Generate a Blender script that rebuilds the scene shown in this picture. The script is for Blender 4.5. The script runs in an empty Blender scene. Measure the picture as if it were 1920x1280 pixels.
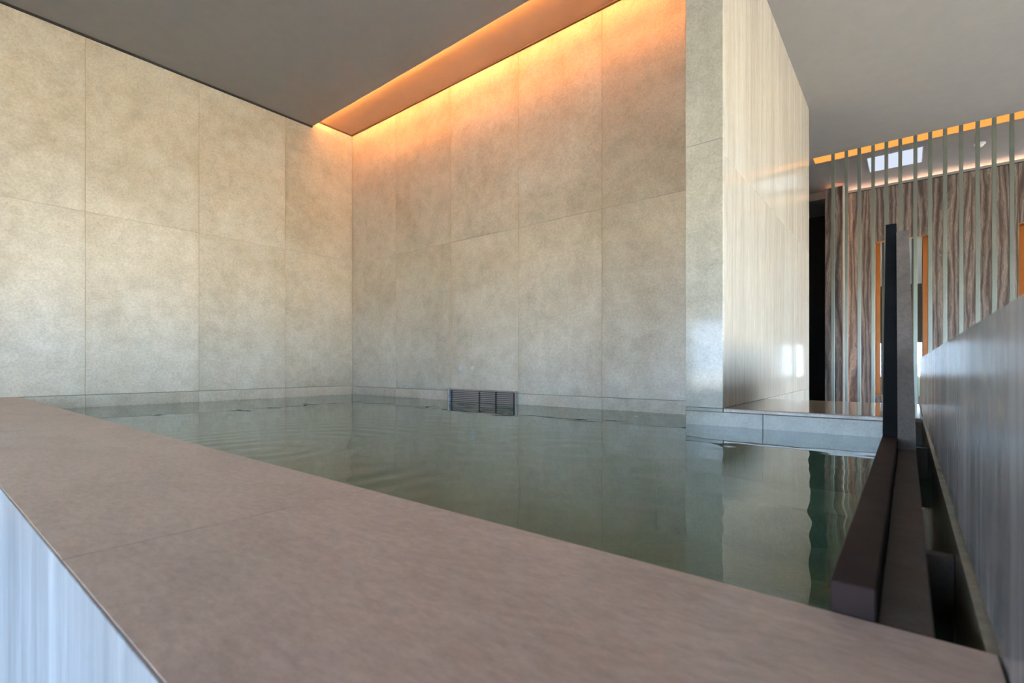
import bpy, bmesh, math, random
from mathutils import Vector, noise
random.seed(7)
sc = bpy.context.scene

# ------------------------------------------------------------------ camera, light, exposure
Z0 = 1.05                      # camera height above the outer floor; heights below are given from the camera level
cam_d = bpy.data.cameras.new('camera'); cam = bpy.data.objects.new('camera', cam_d)
sc.collection.objects.link(cam); sc.camera = cam
cam_d.sensor_width = 36.0; cam_d.lens = 923 / 1920 * 36; cam_d.shift_y = 46 / 1920
cam_d.clip_start = 0.01; cam_d.clip_end = 300
cam.location = (0, 0, Z0); cam.rotation_euler = (math.radians(90), 0, math.radians(38.8))
cam_d.dof.use_dof = True; cam_d.dof.focus_distance = 3.6; cam_d.dof.aperture_fstop = 6.3

world = bpy.data.worlds.new('world'); sc.world = world; world.use_nodes = True
wn = world.node_tree.nodes; wl = world.node_tree.links
geo = wn.new('ShaderNodeTexCoord'); sep = wn.new('ShaderNodeSeparateXYZ'); skr = wn.new('ShaderNodeValToRGB')
wl.new(geo.outputs['Generated'], sep.inputs[0]); wl.new(sep.outputs['Z'], skr.inputs['Fac'])
skr.color_ramp.elements[0].position = 0.0; skr.color_ramp.elements[0].color = (0.65, 0.79, 1.0, 1)      # clear sky: pale at the horizon
skr.color_ramp.elements[1].position = 0.9; skr.color_ramp.elements[1].color = (0.36, 0.54, 0.95, 1)     # deeper blue overhead
wl.new(skr.outputs[0], wn['Background'].inputs['Color']); wn['Background'].inputs['Strength'].default_value = 6.6

sun_d = bpy.data.lights.new('sun', 'SUN'); sun = bpy.data.objects.new('sun', sun_d); sc.collection.objects.link(sun)
sun_d.energy = 52.0; sun_d.color = (1.0, 0.91, 0.75); sun_d.angle = 0.01
sun.rotation_euler = Vector((0.5, -0.6, -0.72)).to_track_quat('-Z', 'Y').to_euler()
sun.location = (-6, 12, 14)

vs = sc.view_settings
vs.view_transform = 'Standard'; vs.look = 'None'; vs.gamma = 1.0; vs.use_curve_mapping = False
vs.exposure = 2.12
cy = sc.cycles
cy.use_denoising = True; cy.max_bounces = 14; cy.diffuse_bounces = 8; cy.glossy_bounces = 6
cy.transparent_max_bounces = 16; cy.sample_clamp_indirect = 8.0; cy.blur_glossy = 0.5

# ------------------------------------------------------------------ helpers
def link(o, parent=None):
    sc.collection.objects.link(o)
    if parent is not None:
        o.parent = parent
        o.location = Vector(o.location) - wloc(parent)
    return o
def wloc(o):
    v = Vector(o.location)
    while o.parent is not None:
        o = o.parent; v += Vector(o.location)
    return v
def tag(o, label=None, cat=None, group=None, kind=None):
    if label: o['label'] = label
    if cat: o['category'] = cat
    if group: o['group'] = group
    if kind: o['kind'] = kind
    return o
def empty(name, loc):
    o = bpy.data.objects.new(name, None); o.empty_display_size = 0.1
    o.location = loc; sc.collection.objects.link(o); return o
_cache = {}
def box(name, x, y, z, mat, parent=None, bev=0.0, rel=True):
    """axis-aligned box between the pairs x, y, z (z from camera level when rel)."""
    z0, z1 = (z[0] + Z0, z[1] + Z0) if rel else z
    d = (round(x[1]-x[0], 4), round(y[1]-y[0], 4), round(z1-z0, 4))
    key = (d, mat.name, bev)
    me = _cache.get(key)
    if me is None:
        bm = bmesh.new(); bmesh.ops.create_cube(bm, size=1.0)
        for v in bm.verts: v.co = Vector((v.co.x*d[0], v.co.y*d[1], v.co.z*d[2]))
        if bev: bmesh.ops.bevel(bm, geom=bm.edges[:], offset=bev, segments=1, affect='EDGES')
        me = bpy.data.meshes.new(name); bm.to_mesh(me); bm.free(); me.materials.append(mat)
        _cache[key] = me
    o = bpy.data.objects.new(name, me)
    o.location = ((x[0]+x[1])/2, (y[0]+y[1])/2, (z0+z1)/2)
    return link(o, parent)
def mesh_obj(name, verts, faces, mat, parent=None, loc=(0, 0, 0), smooth=False):
    me = bpy.data.meshes.new(name)
    me.from_pydata([tuple(Vector(v)-Vector(loc)) for v in verts], [], faces); me.update()
    me.materials.append(mat)
    bm = bmesh.new(); bm.from_mesh(me); bmesh.ops.recalc_face_normals(bm, faces=bm.faces); bm.to_mesh(me); bm.free()
    if smooth:
        for p in me.polygons: p.use_smooth = True
    o = bpy.data.objects.new(name, me); o.location = loc
    return link(o, parent)
def cyl(name, c, r, axis, h, mat, parent=None, n=20, r2=None):
    bm = bmesh.new(); bmesh.ops.create_cone(bm, cap_ends=True, segments=n, radius1=r, radius2=r if r2 is None else r2, depth=h)
    me = bpy.data.meshes.new(name); bm.to_mesh(me); bm.free(); me.materials.append(mat)
    for p in me.polygons: p.use_smooth = len(p.vertices) == 4
    o = bpy.data.objects.new(name, me); o.location = c
    if axis == 'y': o.rotation_euler = (math.radians(90), 0, 0)
    return link(o, parent)

# ------------------------------------------------------------------ materials
class NT:
    def __init__(s, name):
        s.m = bpy.data.materials.new(name); s.m.use_nodes = True
        s.n = s.m.node_tree.nodes; s.l = s.m.node_tree.links
        s.p = s.n['Principled BSDF']; s.out = s.n['Material Output']
    def new(s, t, **kw):
        n = s.n.new(t)
        for k, v in kw.items():
            if k in n.inputs: n.inputs[k].default_value = v
            else: setattr(n, k, v)
        return n
    def c(s, a, b): s.l.new(a, b)
    def coords(s, scale=(1, 1, 1), rnd=True):
        tc = s.new('ShaderNodeTexCoord'); mp = s.new('ShaderNodeMapping'); mp.inputs['Scale'].default_value = scale
        if rnd:
            oi = s.new('ShaderNodeObjectInfo'); mu = s.new('ShaderNodeMath', operation='MULTIPLY'); mu.inputs[1].default_value = 37.0
            s.c(oi.outputs['Random'], mu.inputs[0]); ad = s.new('ShaderNodeVectorMath', operation='ADD')
            s.c(tc.outputs['Object'], ad.inputs[0]); s.c(mu.outputs[0], ad.inputs[1]); s.c(ad.outputs[0], mp.inputs['Vector'])
        else: s.c(tc.outputs['Object'], mp.inputs['Vector'])
        return mp.outputs[0]
    def noise(s, vec, scale, detail=6, rough=0.6, dist=0.0):
        n = s.new('ShaderNodeTexNoise'); n.inputs['Scale'].default_value = scale; n.inputs['Detail'].default_value = detail
        n.inputs['Roughness'].default_value = rough; n.inputs['Distortion'].default_value = dist
        s.c(vec, n.inputs['Vector']); return n.outputs['Fac']
    def ramp(s, fac, stops):
        r = s.new('ShaderNodeValToRGB'); e = r.color_ramp.elements
        while len(e) < len(stops): e.new(0.5)
        for el, (p, col) in zip(e, stops): el.position = p; el.color = (*col, 1) if len(col) == 3 else col
        s.c(fac, r.inputs['Fac']); return r.outputs['Color']
    def mix(s, a, b, fac, mode='MIX'):
        m = s.new('ShaderNodeMix', data_type='RGBA', blend_type=mode)
        for sock, v in ((m.inputs[6], a), (m.inputs[7], b), (m.inputs[0], fac)):
            if isinstance(v, (int, float)): sock.default_value = v
            elif isinstance(v, tuple): sock.default_value = (*v, 1)
            else: s.c(v, sock)
        return m.outputs[2]
    def bump(s, h, strength, dist=0.01):
        b = s.new('ShaderNodeBump'); b.inputs['Strength'].default_value = strength; b.inputs['Distance'].default_value = dist
        s.c(h, b.inputs['Height']); s.c(b.outputs[0], s.p.inputs['Normal'])

def plain(name, col, rough=0.5, metal=0.0, var=0.08, spec=0.5):
    t = NT(name); v = t.coords()
    f = t.noise(v, 9.0)
    lo = tuple(c*(1-var) for c in col); hi = tuple(min(1, c*(1+var)) for c in col)
    t.c(t.ramp(f, [(0.3, lo), (0.7, hi)]), t.p.inputs['Base Color'])
    t.p.inputs['Roughness'].default_value = rough; t.p.inputs['Metallic'].default_value = metal
    t.p.inputs['Specular IOR Level'].default_value = spec
    return t.m
def limestone(name, dark, mid, light, rough, scale=1.0, stretch=(1, 1, 1), tone=0.1, spec=0.5, bump=0.08, stain=0.0, vein=None):
    t = NT(name); v = t.coords(stretch)
    big = t.noise(v, 1.6*scale, 4, 0.55, 0.6); med = t.noise(v, 8*scale, 9, 0.72, 0.25); fine = t.noise(v, 60*scale, 5, 0.7)
    col = t.ramp(big, [(0.3, dark), (0.5, mid), (0.72, light)])
    col = t.mix(col, t.ramp(med, [(0.38, tuple(c*0.76 for c in mid)), (0.5, mid), (0.62, light)]), 0.42)
    col = t.mix(col, t.ramp(fine, [(0.3, (0.70, 0.69, 0.67)), (0.62, (1.08, 1.08, 1.08))]), 0.65, 'MULTIPLY')
    vo = t.new('ShaderNodeTexVoronoi'); vo.inputs['Scale'].default_value = 26*scale
    dv = t.new('ShaderNodeVectorMath', operation='ADD'); t.c(v, dv.inputs[0])
    nz = t.new('ShaderNodeTexNoise'); nz.inputs['Scale'].default_value = 12*scale; t.c(v, nz.inputs['Vector']); t.c(nz.outputs['Color'], dv.inputs[1])
    t.c(dv.outputs[0], vo.inputs['Vector'])
    col = t.mix(col, t.ramp(vo.outputs['Distance'], [(0.0, (1.12, 1.11, 1.08)), (0.35, (1, 1, 1)), (0.75, (0.93, 0.92, 0.9))]), 0.6, 'MULTIPLY')
    oi = t.new('ShaderNodeObjectInfo')
    col = t.mix(col, t.ramp(oi.outputs['Random'], [(0.0, (1-tone, 1-tone, 1-tone*1.1)), (1.0, (1, 1, 1))]), 1.0, 'MULTIPLY')
    if stain:
        g = t.new('ShaderNodeTexCoord'); sp = t.new('ShaderNodeSeparateXYZ'); t.c(g.outputs['Generated'], sp.inputs[0])
        m1 = t.new('ShaderNodeMath', operation='SUBTRACT'); m1.inputs[1].default_value = 0.5; t.c(sp.outputs[stain-1], m1.inputs[0])
        m2 = t.new('ShaderNodeMath', operation='ABSOLUTE'); t.c(m1.outputs[0], m2.inputs[0])
        m3 = t.new('ShaderNodeMapRange'); m3.inputs[1].default_value = 0.44; m3.inputs[2].default_value = 0.5; m3.inputs[4].default_value = 0.5
        t.c(m2.outputs[0], m3.inputs[0]); m4 = t.new('ShaderNodeMath', operation='MULTIPLY')
        t.c(m3.outputs[0], m4.inputs[0]); t.c(t.ramp(t.noise(v, 3.0, 4), [(0.38, (0, 0, 0)), (0.7, (1, 1, 1))]), m4.inputs[1])
        col = t.mix(col, (0.42, 0.32, 0.19), m4.outputs[0])
    if vein:
        # one pale diagonal calcite vein: distance from a wavy line in the slab's own plane
        g = t.new('ShaderNodeTexCoord'); sp = t.new('ShaderNodeSeparateXYZ'); t.c(g.outputs['Object'], sp.inputs[0])
        sl, off, w = vein
        a = t.new('ShaderNodeMath', operation='MULTIPLY_ADD'); a.inputs[1].default_value = sl; a.inputs[2].default_value = off; t.c(sp.outputs['Y'], a.inputs[0])
        b = t.new('ShaderNodeMath', operation='SUBTRACT'); t.c(sp.outputs['Z'], b.inputs[0]); t.c(a.outputs[0], b.inputs[1])
        nn = t.new('ShaderNodeTexNoise'); nn.inputs['Scale'].default_value = 5; nn.inputs['Detail'].default_value = 5; t.c(g.outputs['Object'], nn.inputs['Vector'])
        cc = t.new('ShaderNodeMath', operation='MULTIPLY_ADD'); cc.inputs[1].default_value = 0.16; cc.inputs[2].default_value = -0.08; t.c(nn.outputs['Fac'], cc.inputs[0])
        e = t.new('ShaderNodeMath', operation='ADD'); t.c(b.outputs[0], e.inputs[0]); t.c(cc.outputs[0], e.inputs[1])
        f = t.new('ShaderNodeMath', operation='ABSOLUTE'); t.c(e.outputs[0], f.inputs[0])
        r = t.new('ShaderNodeMapRange'); r.inputs[1].default_value = 0.0; r.inputs[2].default_value = w; r.inputs[3].default_value = 0.7; r.inputs[4].default_value = 0.0
        t.c(f.outputs[0], r.inputs[0])
        col = t.mix(col, (0.86, 0.82, 0.74), r.outputs[0])
    t.c(col, t.p.inputs['Base Color'])
    t.p.inputs['Roughness'].default_value = rough; t.p.inputs['Specular IOR Level'].default_value = spec
    t.bump(med, bump, 0.004)
    return t.m
def travertine(name):
    t = NT(name); v = t.coords((1, 1, 0.11))
    dv = t.new('ShaderNodeVectorMath', operation='MULTIPLY_ADD'); nz = t.new('ShaderNodeTexNoise'); nz.inputs['Scale'].default_value = 3.2; nz.inputs['Detail'].default_value = 5
    t.c(v, nz.inputs['Vector']); t.c(nz.outputs['Color'], dv.inputs[0]); dv.inputs[1].default_value = (0.30, 0.1, 0.1); t.c(v, dv.inputs[2])
    w = t.new('ShaderNodeTexWave'); w.bands_direction = 'X'; w.inputs['Scale'].default_value = 5.0; w.inputs['Distortion'].default_value = 7.5
    w.inputs['Detail'].default_value = 5; w.inputs['Detail Scale'].default_value = 1.6; w.inputs['Detail Roughness'].default_value = 0.68
    t.c(dv.outputs[0], w.inputs['Vector'])
    col = t.ramp(w.outputs['Fac'], [(0.0, (0.085, 0.062, 0.052)), (0.25, (0.15, 0.115, 0.096)), (0.5, (0.195, 0.155, 0.132)), (0.72, (0.15, 0.125, 0.108)), (0.9, (0.33, 0.265, 0.22)), (1.0, (0.22, 0.18, 0.155))])
    f = t.noise(v, 22, 8, 0.7, 0.5)
    col = t.mix(col, t.ramp(f, [(0.3, (0.55, 0.53, 0.52)), (0.65, (1.2, 1.17, 1.12))]), 0.8, 'MULTIPLY')
    t.c(col, t.p.inputs['Base Color']); t.p.inputs['Roughness'].default_value = 0.38; t.bump(f, 0.15, 0.004)
    return t.m
def emit(name, col, s):
    t = NT(name); e = t.new('ShaderNodeEmission'); e.inputs[0].default_value = (*col, 1); e.inputs[1].default_value = s
    t.c(e.outputs[0], t.out.inputs['Surface']); return t.m
def clear(name, tint, ior, rough=0.0):
    """surface that reflects by Fresnel and lets the rest through, tinted."""
    t = NT(name); tr = t.new('ShaderNodeBsdfTransparent'); tr.inputs[0].default_value = (*tint, 1)
    gl = t.new('ShaderNodeBsdfGlossy'); gl.inputs['Roughness'].default_value = rough; gl.inputs[0].default_value = (1, 1, 1, 1)
    fr = t.new('ShaderNodeFresnel'); fr.inputs[0].default_value = ior; mx = t.new('ShaderNodeMixShader')
    t.c(fr.outputs[0], mx.inputs[0]); t.c(tr.outputs[0], mx.inputs[1]); t.c(gl.outputs[0], mx.inputs[2]); t.c(mx.outputs[0], t.out.inputs['Surface'])
    return t.m

M = {}
M['lime_left'] = limestone('cream_limestone_left', (0.47, 0.40, 0.285), (0.61, 0.54, 0.415), (0.71, 0.65, 0.53), 0.40, stain=2, tone=0.15, spec=0.35)
M['lime_back'] = limestone('cream_limestone_back', (0.42, 0.36, 0.275), (0.55, 0.49, 0.395), (0.66, 0.605, 0.51), 0.32, stain=1, tone=0.13, spec=0.4)
M['fin_end'] = limestone('polished_grey_limestone', (0.40, 0.37, 0.30), (0.50, 0.47, 0.39), (0.60, 0.57, 0.49), 0.10, scale=1.3, tone=0.03, spec=0.25, bump=0.02)
M['fin_side'] = limestone('polished_vein_cut_limestone', (0.38, 0.34, 0.275), (0.45, 0.41, 0.345), (0.53, 0.49, 0.425), 0.11, scale=2.2, stretch=(1, 1, 0.06), tone=0.02, bump=0.01, spec=0.25)
M['ledge'] = limestone('polished_ledge_limestone', (0.30, 0.22, 0.16), (0.39, 0.30, 0.225), (0.48, 0.39, 0.31), 0.08, scale=1.5, tone=0.05, bump=0.02)
M['ledge_front'] = limestone('grey_green_ledge_limestone', (0.20, 0.18, 0.115), (0.265, 0.238, 0.16), (0.34, 0.31, 0.22), 0.2, scale=1.6, tone=0.08)
M['coping'] = limestone('rosy_brown_coping_stone', (0.48, 0.345, 0.275), (0.59, 0.435, 0.355), (0.66, 0.50, 0.415), 0.38, scale=1.4, stretch=(0.5, 1.2, 1), tone=0.05, bump=0.05, spec=0.35)
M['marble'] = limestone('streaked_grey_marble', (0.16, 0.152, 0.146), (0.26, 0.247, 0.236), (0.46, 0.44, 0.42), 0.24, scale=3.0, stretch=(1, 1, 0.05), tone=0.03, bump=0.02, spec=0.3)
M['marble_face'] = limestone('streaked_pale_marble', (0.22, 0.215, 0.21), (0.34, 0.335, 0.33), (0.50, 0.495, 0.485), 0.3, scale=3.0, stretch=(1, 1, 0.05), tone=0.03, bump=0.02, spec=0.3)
M['kerb_stone'] = limestone('brown_weir_stone', (0.082, 0.062, 0.048), (0.108, 0.083, 0.066), (0.14, 0.11, 0.088), 0.5, scale=3, tone=0.03, spec=0.1)
M['granite'] = plain('black_granite', (0.005, 0.005, 0.005), 0.5, var=0.4, spec=0.03)
M['rail'] = plain('brown_black_granite', (0.034, 0.021, 0.018), 0.5, var=0.3, spec=0.05)
M['trav'] = travertine('brown_travertine')
M['lit_edge'] = plain('lit_pier_side_stone', (0.72, 0.58, 0.48), 0.4)  # light falling on the pier's inner side, put into the base colour
M['core'] = plain('masonry_core', (0.20, 0.17, 0.13), 0.8)
M['grout'] = plain('recessed_joint', (0.42, 0.36, 0.27), 0.9)
M['joint'] = plain('pale_joint', (0.78, 0.74, 0.66), 0.8)
M['ceil'] = plain('taupe_ceiling_paint', (0.315, 0.30, 0.288), 0.85, var=0.03, spec=0.2)
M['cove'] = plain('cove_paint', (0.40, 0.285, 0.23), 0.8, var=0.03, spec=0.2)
M['gap'] = plain('dark_shadow_gap', (0.03, 0.028, 0.026), 0.7)
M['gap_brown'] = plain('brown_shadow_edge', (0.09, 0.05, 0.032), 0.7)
M['dark'] = plain('dark_brown_wall', (0.030, 0.022, 0.016), 0.6)
M['black'] = plain('black_doorway_lining', (0.006, 0.006, 0.006), 0.8)
M['floor'] = plain('pale_stone_floor', (0.38, 0.34, 0.30), 0.25)
M['basin'] = limestone('green_pool_lining', (0.36, 0.46, 0.33), (0.45, 0.55, 0.41), (0.52, 0.62, 0.48), 0.6, scale=1.2, tone=0.04)
M['slat'] = plain('satin_grey_green_metal', (0.22, 0.24, 0.205), 0.36, metal=0.6, var=0.04)
M['steel'] = plain('brushed_steel', (0.55, 0.57, 0.60), 0.22, metal=1.0, var=0.04)
M['bronze'] = plain('dark_bronze_louvre', (0.42, 0.37, 0.34), 0.3, metal=0.8)
M['grille_back'] = plain('grille_backing', (0.14, 0.14, 0.15), 0.4, metal=0.3)
M['mirror'] = plain('mirror_glass', (0.86, 0.88, 0.86), 0.015, metal=1.0, var=0.0)
M['niche'] = plain('bronze_niche_lining', (0.42, 0.23, 0.07), 0.35, metal=0.3, var=0.06)
M['white'] = plain('white_plastic', (0.75, 0.73, 0.70), 0.4)
M['plug'] = plain('blue_grey_plug', (0.46, 0.50, 0.54), 0.3)
M['frame'] = plain('dark_window_frame', (0.03, 0.03, 0.032), 0.4, metal=0.4)
M['glass'] = clear('window_glass', (0.95, 0.97, 0.96), 1.25)
M['tinted'] = clear('added_blue_tint_glass', (0.86, 0.92, 0.96), 1.25)  # blue tint added to cool the daylight from the front window
M['terrace'] = limestone('sunlit_terrace_paving', (0.40, 0.33, 0.24), (0.48, 0.40, 0.30), (0.55, 0.47, 0.36), 0.7, scale=0.5)
M['led'] = emit('warm_led', (1.0, 0.44, 0.105), 130.0)
M['led_slot'] = emit('warm_led_diffuser', (1.0, 0.36, 0.075), 0.30)
M['led_wall'] = emit('warm_led_wall_top', (1.0, 0.30, 0.06), 1.3)
M['led_niche'] = emit('warm_led_niche', (1.0, 0.36, 0.06), 0.6)
M['led_pier'] = emit('pale_rose_led', (1.0, 0.60, 0.40), 0.42)
M['skyl'] = emit('glowing_skylight', (0.76, 0.84, 1.0), 0.22)  # skylight: emission stands in for the sky seen through it

# ------------------------------------------------------------------ main dimensions (heights from camera level)
HC = 2.70                                  # ceiling
HW = -0.338                                # water
XL, YB = -5.24, 3.43                       # left wall, back wall
C0, C1, CT = 0.1185, 0.553, -0.232         # coping from outer to pool edge, top
YL, LT, YL2 = 2.90, -0.238, 3.97           # ledge front, top, far edge
FX0, FX1, FY1 = -1.02, -0.81, 6.0          # fin wall
XR = 0.058                                 # parapet face on the right
FL = -Z0                                   # floor
WY, WX = -2.8, 6.0                         # outer walls behind and to the right of the camera
RY = 9.0                                   # far travertine wall
G = 0.0005                                 # half joint

def structure(o): o['kind'] = 'structure'; return o
def panels_x(parent, y, xs, zs, mat, th=0.025, name='stone_panel'):      # slabs facing -Y
    for a, b in zip(xs, xs[1:]):
        for c, d in zip(zs, zs[1:]):
            box(name, (a+G, b-G), (y, y+th), (c+G, d-(G if d > 0 else 0.0035)), mat, parent, 0.0012)
def panels_y(parent, x, ys, zs, mat, s=1, th=0.025, name='stone_panel'): # slabs facing +X (s=1) or -X
    for a, b in zip(ys, ys[1:]):
        for c, d in zip(zs, zs[1:]):
            box(name, (x-th, x) if s > 0 else (x, x+th), (a+G, b-G), (c+G, d-(G if d > 0 else 0.0035)), mat, parent, 0.0012)

# ---- walls of the pool bay
w = structure(box('wall_left', (XL-0.3, XL-0.022), (WY, YB+0.3), (FL, HC+0.4), M['grout']))
panels_y(w, XL, [WY, -2.37, -1.54, -0.71, 0.12, 0.951, 1.778, 2.61, YB], [FL, -0.70, -0.235, 1.262, HC+0.11], M['lime_left'])
w = structure(box('wall_back', (XL, FX0), (YB+0.022, YB+0.3), (FL-0.5, HC+0.4), M['grout']))
panels_x(w, YB, [XL, -4.404, -3.539, -2.685, -1.857, FX0], [FL-0.5, -0.242, 1.225, HC+0.11], M['lime_back'])

# ---- fin wall between the pool bay and the rear room
w = structure(box('wall_partition', (FX0+0.022, FX1-0.022), (YL+0.022, FY1-0.022), (LT, HC), M['joint']))
panels_x(w, YL, [FX0, FX1], [LT, 1.285, HC], M['fin_end'])
panels_y(w, FX1, [YL+0.0255, 5.25, FY1], [LT, 1.192, HC], M['fin_side'])
panels_y(w, FX0, [YL+0.0255, YB], [LT, HC], M['fin_end'], s=-1)
box('stone_panel', (FX0+G, FX1-G), (FY1-0.022, FY1), (LT, HC), M['fin_end'], w, 0.0012)
structure(box('wall_partition_foot', (FX0, FX1), (YL2+0.03, FY1), (FL, LT-0.0005), M['fin_side']))

# ---- ceiling with its coves
c = structure(box('ceiling', (XL, WX), (WY, 2.915), (HC, HC+0.06), M['ceil']))
box('ceiling_slab', (FX0, WX), (2.915, 7.45), (HC, HC+0.06), M['ceil'], c)
box('ceiling_slab', (-2.6, -0.965), (7.45, 7.685), (HC, HC+0.06), M['ceil'], c)
box('ceiling_slab', (-2.6, WX), (7.685, 11.0), (HC, HC+0.06), M['ceil'], c)
box('ceiling_slab', (-2.6, FX0), (YB+0.3, 7.45), (HC, HC+0.06), M['ceil'], c)
box('cove_panel', (XL+0.012, FX0), (2.75, YB-0.012), (HC+0.086, HC+0.10), M['cove'], c)
box('cove_back', (XL, FX0), (2.74, 2.75), (HC+0.06, HC+0.12), M['cove'], c)
box('slot_lining', (-0.965, WX), (7.44, 7.45), (HC+0.06, HC+0.2), M['cove'], c)
box('slot_lining', (-0.965, WX), (7.685, 7.695), (HC+0.06, HC+0.2), M['cove'], c)
structure(box('roof_slab', (XL-0.3, WX+0.3), (WY-0.3, 11.2), (HC+0.25, HC+0.45), M['core']))
structure(box('trim_1', (XL+0.0005, XL+0.02), (WY, 2.914), (HC-0.014, HC-0.0005), M['gap']))

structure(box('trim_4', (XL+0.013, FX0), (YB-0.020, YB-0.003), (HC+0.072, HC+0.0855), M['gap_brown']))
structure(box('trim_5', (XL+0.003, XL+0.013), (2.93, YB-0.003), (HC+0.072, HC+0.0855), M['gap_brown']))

# ---- ground, floor, outer walls with their windows
structure(box('floor', (-2.6, WX), (YL2, 11.0), (FL-0.1, FL), M['floor']))
f2 = structure(box('floor', (XL, WX), (WY, C0), (FL-0.1, FL), M['floor']))
structure(box('floor', (XR+0.1, WX), (C0, YL2), (FL-0.1, FL), M['floor']))
tag(box('terrace_ground', (-40, 60), (-60, 50), (FL-0.3, FL-0.12), M['terrace']), kind='structure')

def window(name, axis, pos, span, zz, n, glass, th=0.06):
    e = empty(name, ((span[0]+span[1])/2, pos, zz[0]+Z0) if axis == 'x' else (pos, (span[0]+span[1])/2, zz[0]+Z0))
    structure(e)
    def bar(nm, a, b, m, d=th):
        p = (pos-d/2, pos+d/2)
        box(nm, a if axis == 'x' else p, p if axis == 'x' else a, b, m, e)
    bar('window_frame', span, (zz[0], zz[0]+0.05), M['frame']); bar('window_frame', span, (zz[1]-0.05, zz[1]), M['frame'])
    st = (span[1]-span[0])/n
    for i in range(n+1):
        c_ = span[0]+i*st; lo = max(span[0], c_-0.025); hi = min(span[1], c_+0.025)
        bar('mullion', (lo, hi), (zz[0]+0.05, zz[1]-0.05), M['frame'])
    for i in range(n):
        bar('pane', (span[0]+i*st+0.025, span[0]+(i+1)*st-0.025), (zz[0]+0.05, zz[1]-0.05), glass, 0.008)
    pd = bpy.data.lights.new('daylight_portal', 'AREA'); pd.shape = 'RECTANGLE'; pd.cycles.is_portal = True
    pd.size = span[1]-span[0]; pd.size_y = zz[1]-zz[0]
    po = bpy.data.objects.new('daylight_portal', pd); sc.collection.objects.link(po)
    zc = (zz[0]+zz[1])/2+Z0
    if axis == 'x': po.location = ((span[0]+span[1])/2, pos-0.08, zc); po.rotation_euler = (math.radians(90), 0, 0)
    else: po.location = (pos+0.08, (span[0]+span[1])/2, zc); po.rotation_euler = (math.radians(90), 0, math.radians(90))
    return e

def pierced(name, axis, p, full, span, zz, mat):
    """outer wall of four blocks around one window opening."""
    def blk(a, z, par=None):
        return box(name if par is None else 'wall_block', a if axis == 'x' else p, p if axis == 'x' else a, z, mat, par)
    o = structure(blk(full, (FL, zz[0]))); blk(full, (zz[1], HC+0.25), o)
    blk((full[0], span[0]), zz, o); blk((span[1], full[1]), zz, o)
W1 = ((-3.0, 1.6), (-0.42, 0.82)); W2 = ((-2.4, 8.4), (-0.95, 1.5))
pierced('wall_front', 'x', (WY-0.3, WY), (XL-0.3, WX+0.3), W1[0], W1[1], M['dark'])
pierced('wall_right', 'y', (WX, WX+0.3), (WY, 11.2), W2[0], W2[1], M['core'])
window('window_1', 'x', WY-0.15, W1[0], W1[1], 4, M['tinted'])
window('window_2', 'y', WX+0.15, W2[0], W2[1], 6, M['glass'])

# ------------------------------------------------------------------ rear room
RT = 2.606
w = structure(box('wall_rear', (-0.74, WX), (RY+0.16, RY+0.3), (FL, RT), M['core']))
pier = structure(box('wall_pier', (-0.955, -0.740), (8.62, RY+0.3), (FL, 2.622), M['core']))
for x0, x1 in ((-0.957, -0.845), (-0.845, -0.737)):
    box('stone_panel', (x0+G/2, x1-G/2), (8.60, 8.62), (FL, 2.622), M['trav'], pier, 0.001)
box('stone_panel', (-0.740, -0.722), (8.598, RY), (FL, 2.622), M['lit_edge'], pier, 0.001)  # side face painted paler than the pier to look lit
NZ = (-0.436, 1.833)
niches = []; x = -0.38
while x < WX-0.7: niches.append(x); x += 1.489
edges = [-0.722]
for nx in niches: edges += [nx, nx+0.611]
edges.append(WX)
for i, (a, b) in enumerate(zip(edges, edges[1:])):
    if i % 2 == 0:
        if b-a < 0.05: continue
        k = max(1, round((b-a)/0.44)); st = (b-a)/k
        for j in range(k): box('stone_panel', (a+j*st+0.001, a+(j+1)*st-0.001), (RY, RY+0.16), (FL, RT), M['trav'], w, 0.001)
    else:
        box('stone_panel', (a+0.001, b-0.001), (RY, RY+0.16), (FL, NZ[0]), M['trav'], w, 0.001)
        box('stone_panel', (a+0.001, b-0.001), (RY, RY+0.16), (NZ[1], RT), M['trav'], w, 0.001)
structure(box('trim_2', (-0.72, WX), (RY-0.004, RY+0.012), (RT+0.012, RT+0.044), M['ceil']))
structure(box('trim_3', (-0.72, WX), (RY+0.002, RY+0.012), (RT, RT+0.012), M['gap']))
mirror_names = ['tall backlit wall mirror behind the black weir pylon', 'tall backlit wall mirror at the right edge of the picture',
    'third tall backlit wall mirror counted from the dark doorway', 'fourth tall backlit wall mirror counted from the dark doorway', 'fifth tall backlit wall mirror counted from the dark doorway']
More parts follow.
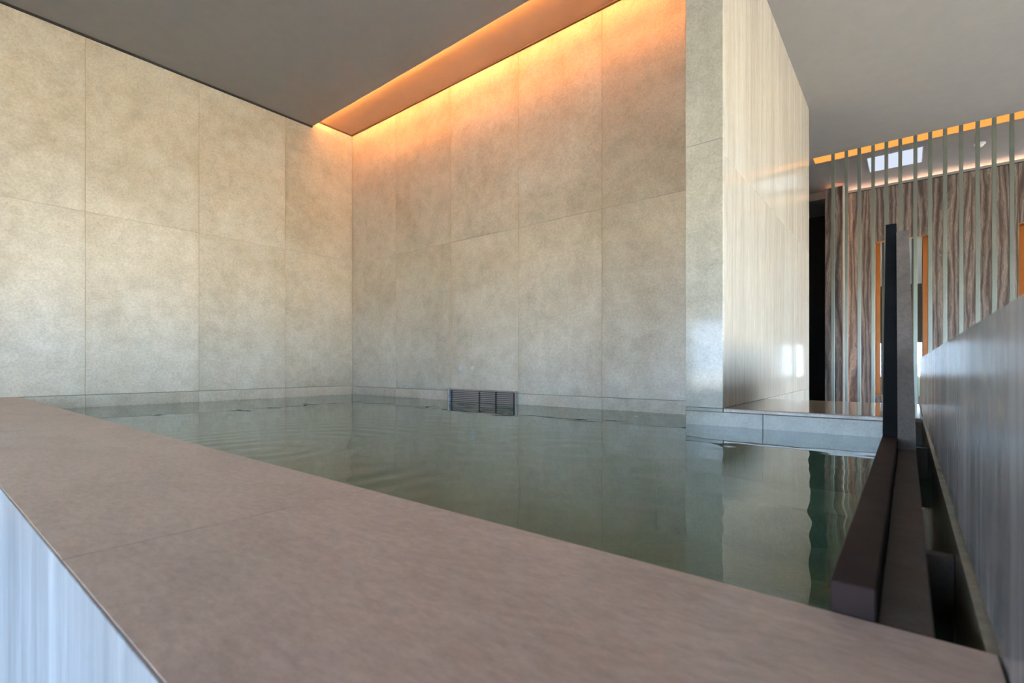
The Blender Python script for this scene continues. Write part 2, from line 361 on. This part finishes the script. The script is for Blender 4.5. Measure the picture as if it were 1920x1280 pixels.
for i, nx in enumerate(niches):
    e = empty('niche_mirror', (nx+0.3055, RY+0.1, NZ[0]+Z0))
    tag(e, mirror_names[i], 'mirror', 'backlit mirrors in the travertine wall')
    a, b = nx+0.001, nx+0.61
    box('niche_back', (a, b), (RY+0.145, RY+0.159), NZ, M['niche'], e)
    box('reveal', (a, a+0.006), (RY+0.002, RY+0.145), NZ, M['niche'], e); box('reveal', (b-0.006, b), (RY+0.002, RY+0.145), NZ, M['niche'], e)
    box('reveal', (a+0.006, b-0.006), (RY+0.002, RY+0.145), (NZ[1]-0.006, NZ[1]), M['niche'], e)
    box('reveal', (a+0.006, b-0.006), (RY+0.002, RY+0.145), (NZ[0], NZ[0]+0.006), M['niche'], e)
    box('mirror_glass', (a+0.065, b-0.065), (RY+0.055, RY+0.061), (NZ[0]+0.012, NZ[1]-0.012), M['mirror'], e)
    box('mirror_carrier', (a+0.13, b-0.13), (RY+0.061, RY+0.145), (NZ[0]+0.03, NZ[1]-0.03), M['frame'], e)
    for xx in (a+0.108, b-0.12): box('led_strip', (xx, xx+0.012), (RY+0.075, RY+0.115), (NZ[0]+0.04, NZ[1]-0.04), M['led_niche'], e)
# dark doorway left of the pier
d = structure(box('door_1', (-2.4, -0.957), (10.4, 10.5), (FL, HC), M['black']))
box('door_lining', (-2.5, -2.4), (8.7, 10.5), (FL, HC), M['black'], d)
box('door_lining', (-0.957, -0.937), (RY+0.31, 10.4), (FL, HC), M['black'], d)
box('lintel', (-2.4, -0.957), (8.95, 9.1), (2.58, HC), M['ceil'], d)
structure(box('wall_corridor', (-2.6, -2.5), (YB+0.3, 11.0), (FL, HC), M['core']))

# ------------------------------------------------------------------ light fittings
tag(box('led_strip', (XL+0.004, FX0-0.004), (2.865, 2.895), (HC+0.061, HC+0.068), M['led']), 'warm orange light strip hidden in the ceiling cove above the pool', 'light strip')
tag(box('led_diffuser', (-0.963, WX-0.01), (7.452, 7.683), (HC+0.006, HC+0.016), M['led_slot']), 'glowing orange ceiling light slot above the row of slats', 'light strip')
tag(box('led_strip', (-0.71, WX-0.01), (RY+0.10, RY+0.14), (RT+0.001, RT+0.048), M['led_wall']), 'warm light strip along the top of the travertine wall', 'light strip')
tag(box('led_strip', (-0.95, -0.745), (8.74, 8.78), (2.6225, 2.648), M['led_wall']), 'short warm light strip on top of the travertine pier', 'light strip')
tag(box('led_strip', (-0.7215, -0.709), (8.86, 8.995), (FL+0.02, 2.60), M['led_pier']), 'pale vertical light strip on the inner side of the travertine pier', 'light strip')
e = empty('skylight_panel', (-0.134, 8.175, HC+Z0-0.012))  # skylight, with a glowing sheet instead of an opening
tag(e, 'white rectangular skylight in the rear ceiling, made as a glowing panel', 'skylight')
box('sky_pane', (-0.410, 0.142), (7.892, 8.460), (HC-0.006, HC-0.0005), M['skyl'], e)
box('panel_frame', (-0.416, -0.410), (7.886, 8.466), (HC-0.008, HC-0.0005), M['white'], e)
box('panel_frame', (0.142, 0.148), (7.886, 8.466), (HC-0.008, HC-0.0005), M['white'], e)
e = empty('smoke_detector', (0.68, 8.2, HC+Z0))
tag(e, 'small white smoke detector on the rear ceiling', 'smoke detector')
cyl('base_plate', (0.68, 8.2, HC+Z0-0.008), 0.055, 'z', 0.015, M['white'], e)
cyl('sensor_dome', (0.68, 8.2, HC+Z0-0.03), 0.028, 'z', 0.03, M['white'], e, r2=0.045)

# ------------------------------------------------------------------ slat screen
sx = [-0.753, -0.610, -0.476, -0.335, -0.204, -0.071, 0.070, 0.204, 0.335, 0.472, 0.609, 0.742, 0.880]
sx = [x*0.988 for x in sx]
while sx[-1] < 2.2: sx.append(sx[-1]+0.1346)
words = ['first', 'second', 'third', 'fourth', 'fifth', 'sixth', 'seventh', 'eighth', 'ninth', 'tenth', 'eleventh', 'twelfth', 'thirteenth',
         'fourteenth', 'fifteenth', 'sixteenth', 'seventeenth', 'eighteenth', 'nineteenth', 'twentieth', 'twenty-first', 'twenty-second', 'twenty-third']
for i, x in enumerate(sx):
    e = empty('screen_slat', (x, 7.47, FL+Z0))
    lab = (words[i] + ' grey-green vertical metal slat of the screen, counted from the partition wall') 
    tag(e, lab, 'slat', 'vertical slats of the metal screen')
    box('blade', (x-0.0185, x+0.0185), (7.456, 7.484), (FL+0.012, HC+0.005), M['slat'], e, 0.002)
    box('foot_plate', (x-0.035, x+0.035), (7.44, 7.50), (FL+0.0005, FL+0.012), M['slat'], e)

# ------------------------------------------------------------------ pool
b = structure(box('pool_basin', (XL, XR+0.2), (C1-0.1, YB+0.02), (-1.15, -1.05), M['basin']))
box('basin_side', (XL, XR+0.2), (C1-0.1, C1-0.02), (-1.05, CT-0.05), M['basin'], b)
box('basin_side', (XL, FX0), (YB-0.012, YB), (-1.05, HW-0.02), M['basin'], b)
box('basin_side', (FX0, XR+0.05), (YL+0.03, YL+0.1), (-1.05, LT-0.06), M['basin'], b)
box('basin_side', (FX0, FX0+0.06), (YL+0.1, YB), (-1.05, LT-0.06), M['basin'], b)
box('basin_side', (XL, XL+0.012), (C1-0.02, YB-0.012), (-1.05, HW-0.02), M['basin'], b)
box('basin_side', (XR-0.008, XR+0.03), (C1, YL), (-1.05, CT-0.001), M['ledge_front'], b)
box('pool_step', (FX0, -0.06), (2.45, YL+0.03), (-1.05, -0.62), M['basin'], b, 0.01)
box('pool_step', (FX0, -0.06), (2.05, 2.45), (-1.05, -0.84), M['basin'], b, 0.01)

def ripple(x, y):
    # rings spreading from a disturbance plus a light irregular chop
    j = noise.noise(Vector((x*1.6, y*1.6, 2.0)))*0.16 + noise.noise(Vector((x*4.0, y*4.0, 9.0)))*0.04
    d = math.hypot(x+2.0, y-0.9) + j
    r = 0.0017*math.sin(d*44.0)*math.exp(-((d-0.35)/0.6)**2)*(0.55+0.9*noise.noise(Vector((x*2.2, y*2.2, 5.0))))
    d2 = math.hypot(x+1.1, y-1.7) + j
    r += 0.0009*math.sin(d2*36.0+1.0)*math.exp(-(d2/0.8)**2)*(0.5+0.9*noise.noise(Vector((x*2.0, y*2.0, 11.0))))
    g = math.exp(-((x+1.9)/1.1)**2-((y-1.4)/0.9)**2)
    n = noise.noise(Vector((x*5.0, y*9.0, 0.3)))*(0.0006+0.0006*g) + noise.noise(Vector((x*11.0, y*16.0, 4.1)))*(0.0002+0.0005*g) + noise.noise(Vector((x*1.8, y*2.6, 7.7)))*0.0012
    return r + n
def water(name, x0, x1, y0, y1, step, mat, z, k=1.0):
    nx = max(2, int((x1-x0)/step)); ny = max(2, int((y1-y0)/step))
    vv = []; ff = []
    for j in range(ny+1):
        for i in range(nx+1):
            x = x0+(x1-x0)*i/nx; y = y0+(y1-y0)*j/ny; vv.append((x, y, z+Z0+k*ripple(x, y)))
    for j in range(ny):
        for i in range(nx):
            if x0+(x1-x0)*(i+0.5)/nx > FX0 and y0+(y1-y0)*(j+0.5)/ny > YL+0.02: continue
            a = j*(nx+1)+i; ff.append((a, a+1, a+nx+2, a+nx+1))
    me = bpy.data.meshes.new(name); l = Vector(((x0+x1)/2, (y0+y1)/2, z+Z0))
    me.from_pydata([tuple(Vector(v)-l) for v in vv], [], ff); me.materials.append(mat)
    for p in me.polygons: p.use_smooth = True
    o = bpy.data.objects.new(name, me); o.location = l; sc.collection.objects.link(o); return o
def pool_water_material():
    t = NT('green_pool_water'); tr = t.new('ShaderNodeBsdfTransparent'); tr.inputs[0].default_value = (0.60, 0.78, 0.68, 1)
    df = t.new('ShaderNodeBsdfDiffuse'); df.inputs[0].default_value = (0.125, 0.245, 0.18, 1)      # fine suspended matter
    mu = t.new('ShaderNodeMixShader'); mu.inputs[0].default_value = 0.55
    gl = t.new('ShaderNodeBsdfGlossy'); gl.inputs['Roughness'].default_value = 0.0; gl.inputs[0].default_value = (1, 1, 1, 1)
    fr = t.new('ShaderNodeFresnel'); fr.inputs[0].default_value = 1.40; mx = t.new('ShaderNodeMixShader')
    t.c(tr.outputs[0], mu.inputs[1]); t.c(df.outputs[0], mu.inputs[2])
    t.c(fr.outputs[0], mx.inputs[0]); t.c(mu.outputs[0], mx.inputs[1]); t.c(gl.outputs[0], mx.inputs[2]); t.c(mx.outputs[0], t.out.inputs['Surface'])
    return t.m
M['water'] = pool_water_material()
wo = water('pool_water', XL, -0.058, C1-0.02, YB, 0.018, M['water'], HW)
tag(wo, 'clear greenish pool water with light ripples between coping and ledge', 'water', kind='stuff')
wo = water('channel_water', 0.018, XR-0.008, C1-0.02, YL+0.03, 0.01, M['water'], HW-0.02, 0.4)
tag(wo, 'dark green water in the narrow overflow channel at right', 'water', kind='stuff')

# coping
e = empty('pool_coping', (-2.6, (C0+C1)/2, FL+Z0))
tag(e, 'wide rosy brown stone coping along the near side of the pool', 'coping')
for a, b_ in zip([XL, -0.79], [-0.79, XR]):
    box('coping_slab', (a+0.0012, b_-0.0012), (C0+0.003, C1), (CT-0.04, CT), M['coping'], e, 0.001)
box('coping_body', (XL, XR), (C0+0.03, C1-0.03), (FL-0.3, CT-0.04), M['core'], e)
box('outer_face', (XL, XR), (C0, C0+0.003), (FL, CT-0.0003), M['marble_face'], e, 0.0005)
# ledge at the far right
e = empty('stone_ledge', ((FX0+XR)/2, (YL+YL2)/2, FL+Z0))
tag(e, 'polished stone ledge at the foot of the partition wall beside the pool', 'ledge')
lx = [FX0, -0.606, XR]
for a, b_ in zip(lx, lx[1:]):
    box('front_slab', (a+0.0002, b_-0.0002), (YL+0.0005, YL+0.03), (-0.75, LT-0.0225), M['ledge_front'], e, 0.002)
box('top_slab', (FX1+0.001, XR-0.001), (YL, YL2), (LT-0.022, LT), M['ledge'], e, 0.004)
box('top_slab', (FX0, FX1), (YL, YL+0.03), (LT-0.022, LT-0.001), M['ledge_front'], e, 0.002)
box('ledge_body', (FX1+0.001, XR-0.001), (YL+0.10, YL2-0.01), (FL, LT-0.022), M['core'], e)

# weir kerb and its pylon
e = empty('weir_kerb', (-0.02, 1.2, -1.05+Z0))
tag(e, 'narrow dark kerb with upright pylon between pool and overflow channel', 'kerb')
KX0, KX1, SX1 = -0.058, -0.0225, 0.0185
box('granite_rail', (KX0, KX1), (C1+0.002, 1.80), (-0.32, -0.203), M['rail'], e, 0.0015)
box('stone_rail', (KX1+0.0005, SX1), (C1+0.004, 1.80), (-0.32, -0.234), M['kerb_stone'], e, 0.0015)
box('kerb_body', (KX0+0.002, SX1-0.002), (C1, YL), (-1.05, -0.32), M['basin'], e)
box('stone_rail', (KX0, SX1), (1.801, YL), (-0.32, -0.236), M['kerb_stone'], e, 0.0015)
def frustum(name, b0, b1, t0, t1, y, yt, z, mat):
    v = []
    for (x0, x1, yy, zz) in ((b0, b1, y, z[0]), (t0, t1, yt, z[1])):
        v += [(x0, yy[0], zz+Z0), (x1, yy[0], zz+Z0), (x1, yy[1], zz+Z0), (x0, yy[1], zz+Z0)]
    return mesh_obj(name, v, [(0, 1, 2, 3), (4, 5, 6, 7), (0, 1, 5, 4), (1, 2, 6, 5), (2, 3, 7, 6), (3, 0, 4, 7)], mat, e, loc=((b0+b1)/2, y[0], z[0]+Z0))
frustum('granite_pylon', -0.0578, -0.0225, -0.0505, -0.0255, (1.803, 1.90), (1.803, 1.86), (-0.2045, 0.412), M['granite'])
frustum('stone_pylon', -0.022, 0.0185, -0.025, 0.0025, (1.76, 1.90), (1.76, 1.86), (-0.2335, 0.378), M['kerb_stone'])

# parapet on the right and the channel crosspieces
e = empty('marble_parapet', (XR+0.05, 1.5, FL+Z0))
tag(e, 'polished grey marble parapet close at the right edge of the picture', 'parapet')
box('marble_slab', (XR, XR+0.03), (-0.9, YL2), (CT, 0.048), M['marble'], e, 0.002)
box('parapet_core', (XR+0.03, XR+0.12), (-0.9, YL2), (FL, 0.046), M['core'], e)

for k, (yy, z) in enumerate(((0.90, -0.262), (2.05, -0.262))):
    o = box('channel_crosspiece', (SX1+0.0005, XR-0.0085), (yy, yy+0.02), (HW-0.12, z), M['kerb_stone'], None, 0.001)
    tag(o, ('near' if k == 0 else 'far') + ' brown stone crosspiece in the overflow channel', 'crosspiece', 'crosspieces of the overflow channel')

# overflow grille on the back wall
gx0, gx1 = -3.563, -2.685
e = empty('skimmer_grille', ((gx0+gx1)/2, YB, -0.44+Z0))
tag(e, 'steel framed louvred grille on the back wall at the waterline', 'grille')
gz = (-0.44, -0.224); gy = (YB-0.022, YB-0.0005)
box('backing_plate', (gx0+0.01, gx1-0.01), (YB-0.004, YB-0.0005), gz, M['grille_back'], e)
box('side_frame', (gx0, gx0+0.02), gy, gz, M['steel'], e, 0.002); box('side_frame', (gx1-0.025, gx1), gy, gz, M['steel'], e, 0.002)
box('top_frame', (gx0+0.02, gx1-0.025), gy, (gz[1]-0.014, gz[1]), M['bronze'], e, 0.002)
for px in (-3.51, -3.139, -2.935, -2.722): box('mullion', (px-0.006, px+0.006), (YB-0.019, YB-0.004), (gz[0], gz[1]-0.014), M['gap'], e)
for k in range(11):
    z = gz[1]-0.026-k*0.0175
    box('louvre', (gx0+0.02, gx1-0.025), (YB-0.017, YB-0.006), (z-0.004, z+0.004), M['bronze'], e)
for k, x in enumerate((-3.405, -3.242)):
    o = cyl('wall_plug', (x, YB-0.0015, -0.02+Z0), 0.022, 'y', 0.004, M['plug'])
    tag(o, ('left' if k == 0 else 'right') + ' round blue-grey plug in the back wall above the grille', 'plug', 'round plugs above the grille')
# fleck on the water
v = []; n = 9
for i in range(n):
    a = 2*math.pi*i/n; v.append((-1.409+0.016*math.cos(a), 3.081+0.011*math.sin(a), HW+Z0+0.003))
v.append((-1.409, 3.081, HW+Z0+0.008)); v.append((-1.409, 3.081, HW+Z0-0.001))
o = mesh_obj('floating_petal', v, [(i, (i+1) % n, n) for i in range(n)]+[((i+1) % n, i, n+1) for i in range(n)], M['white'], loc=(-1.409, 3.081, HW+Z0))
tag(o, 'tiny white fleck floating on the water near the partition wall', 'petal')
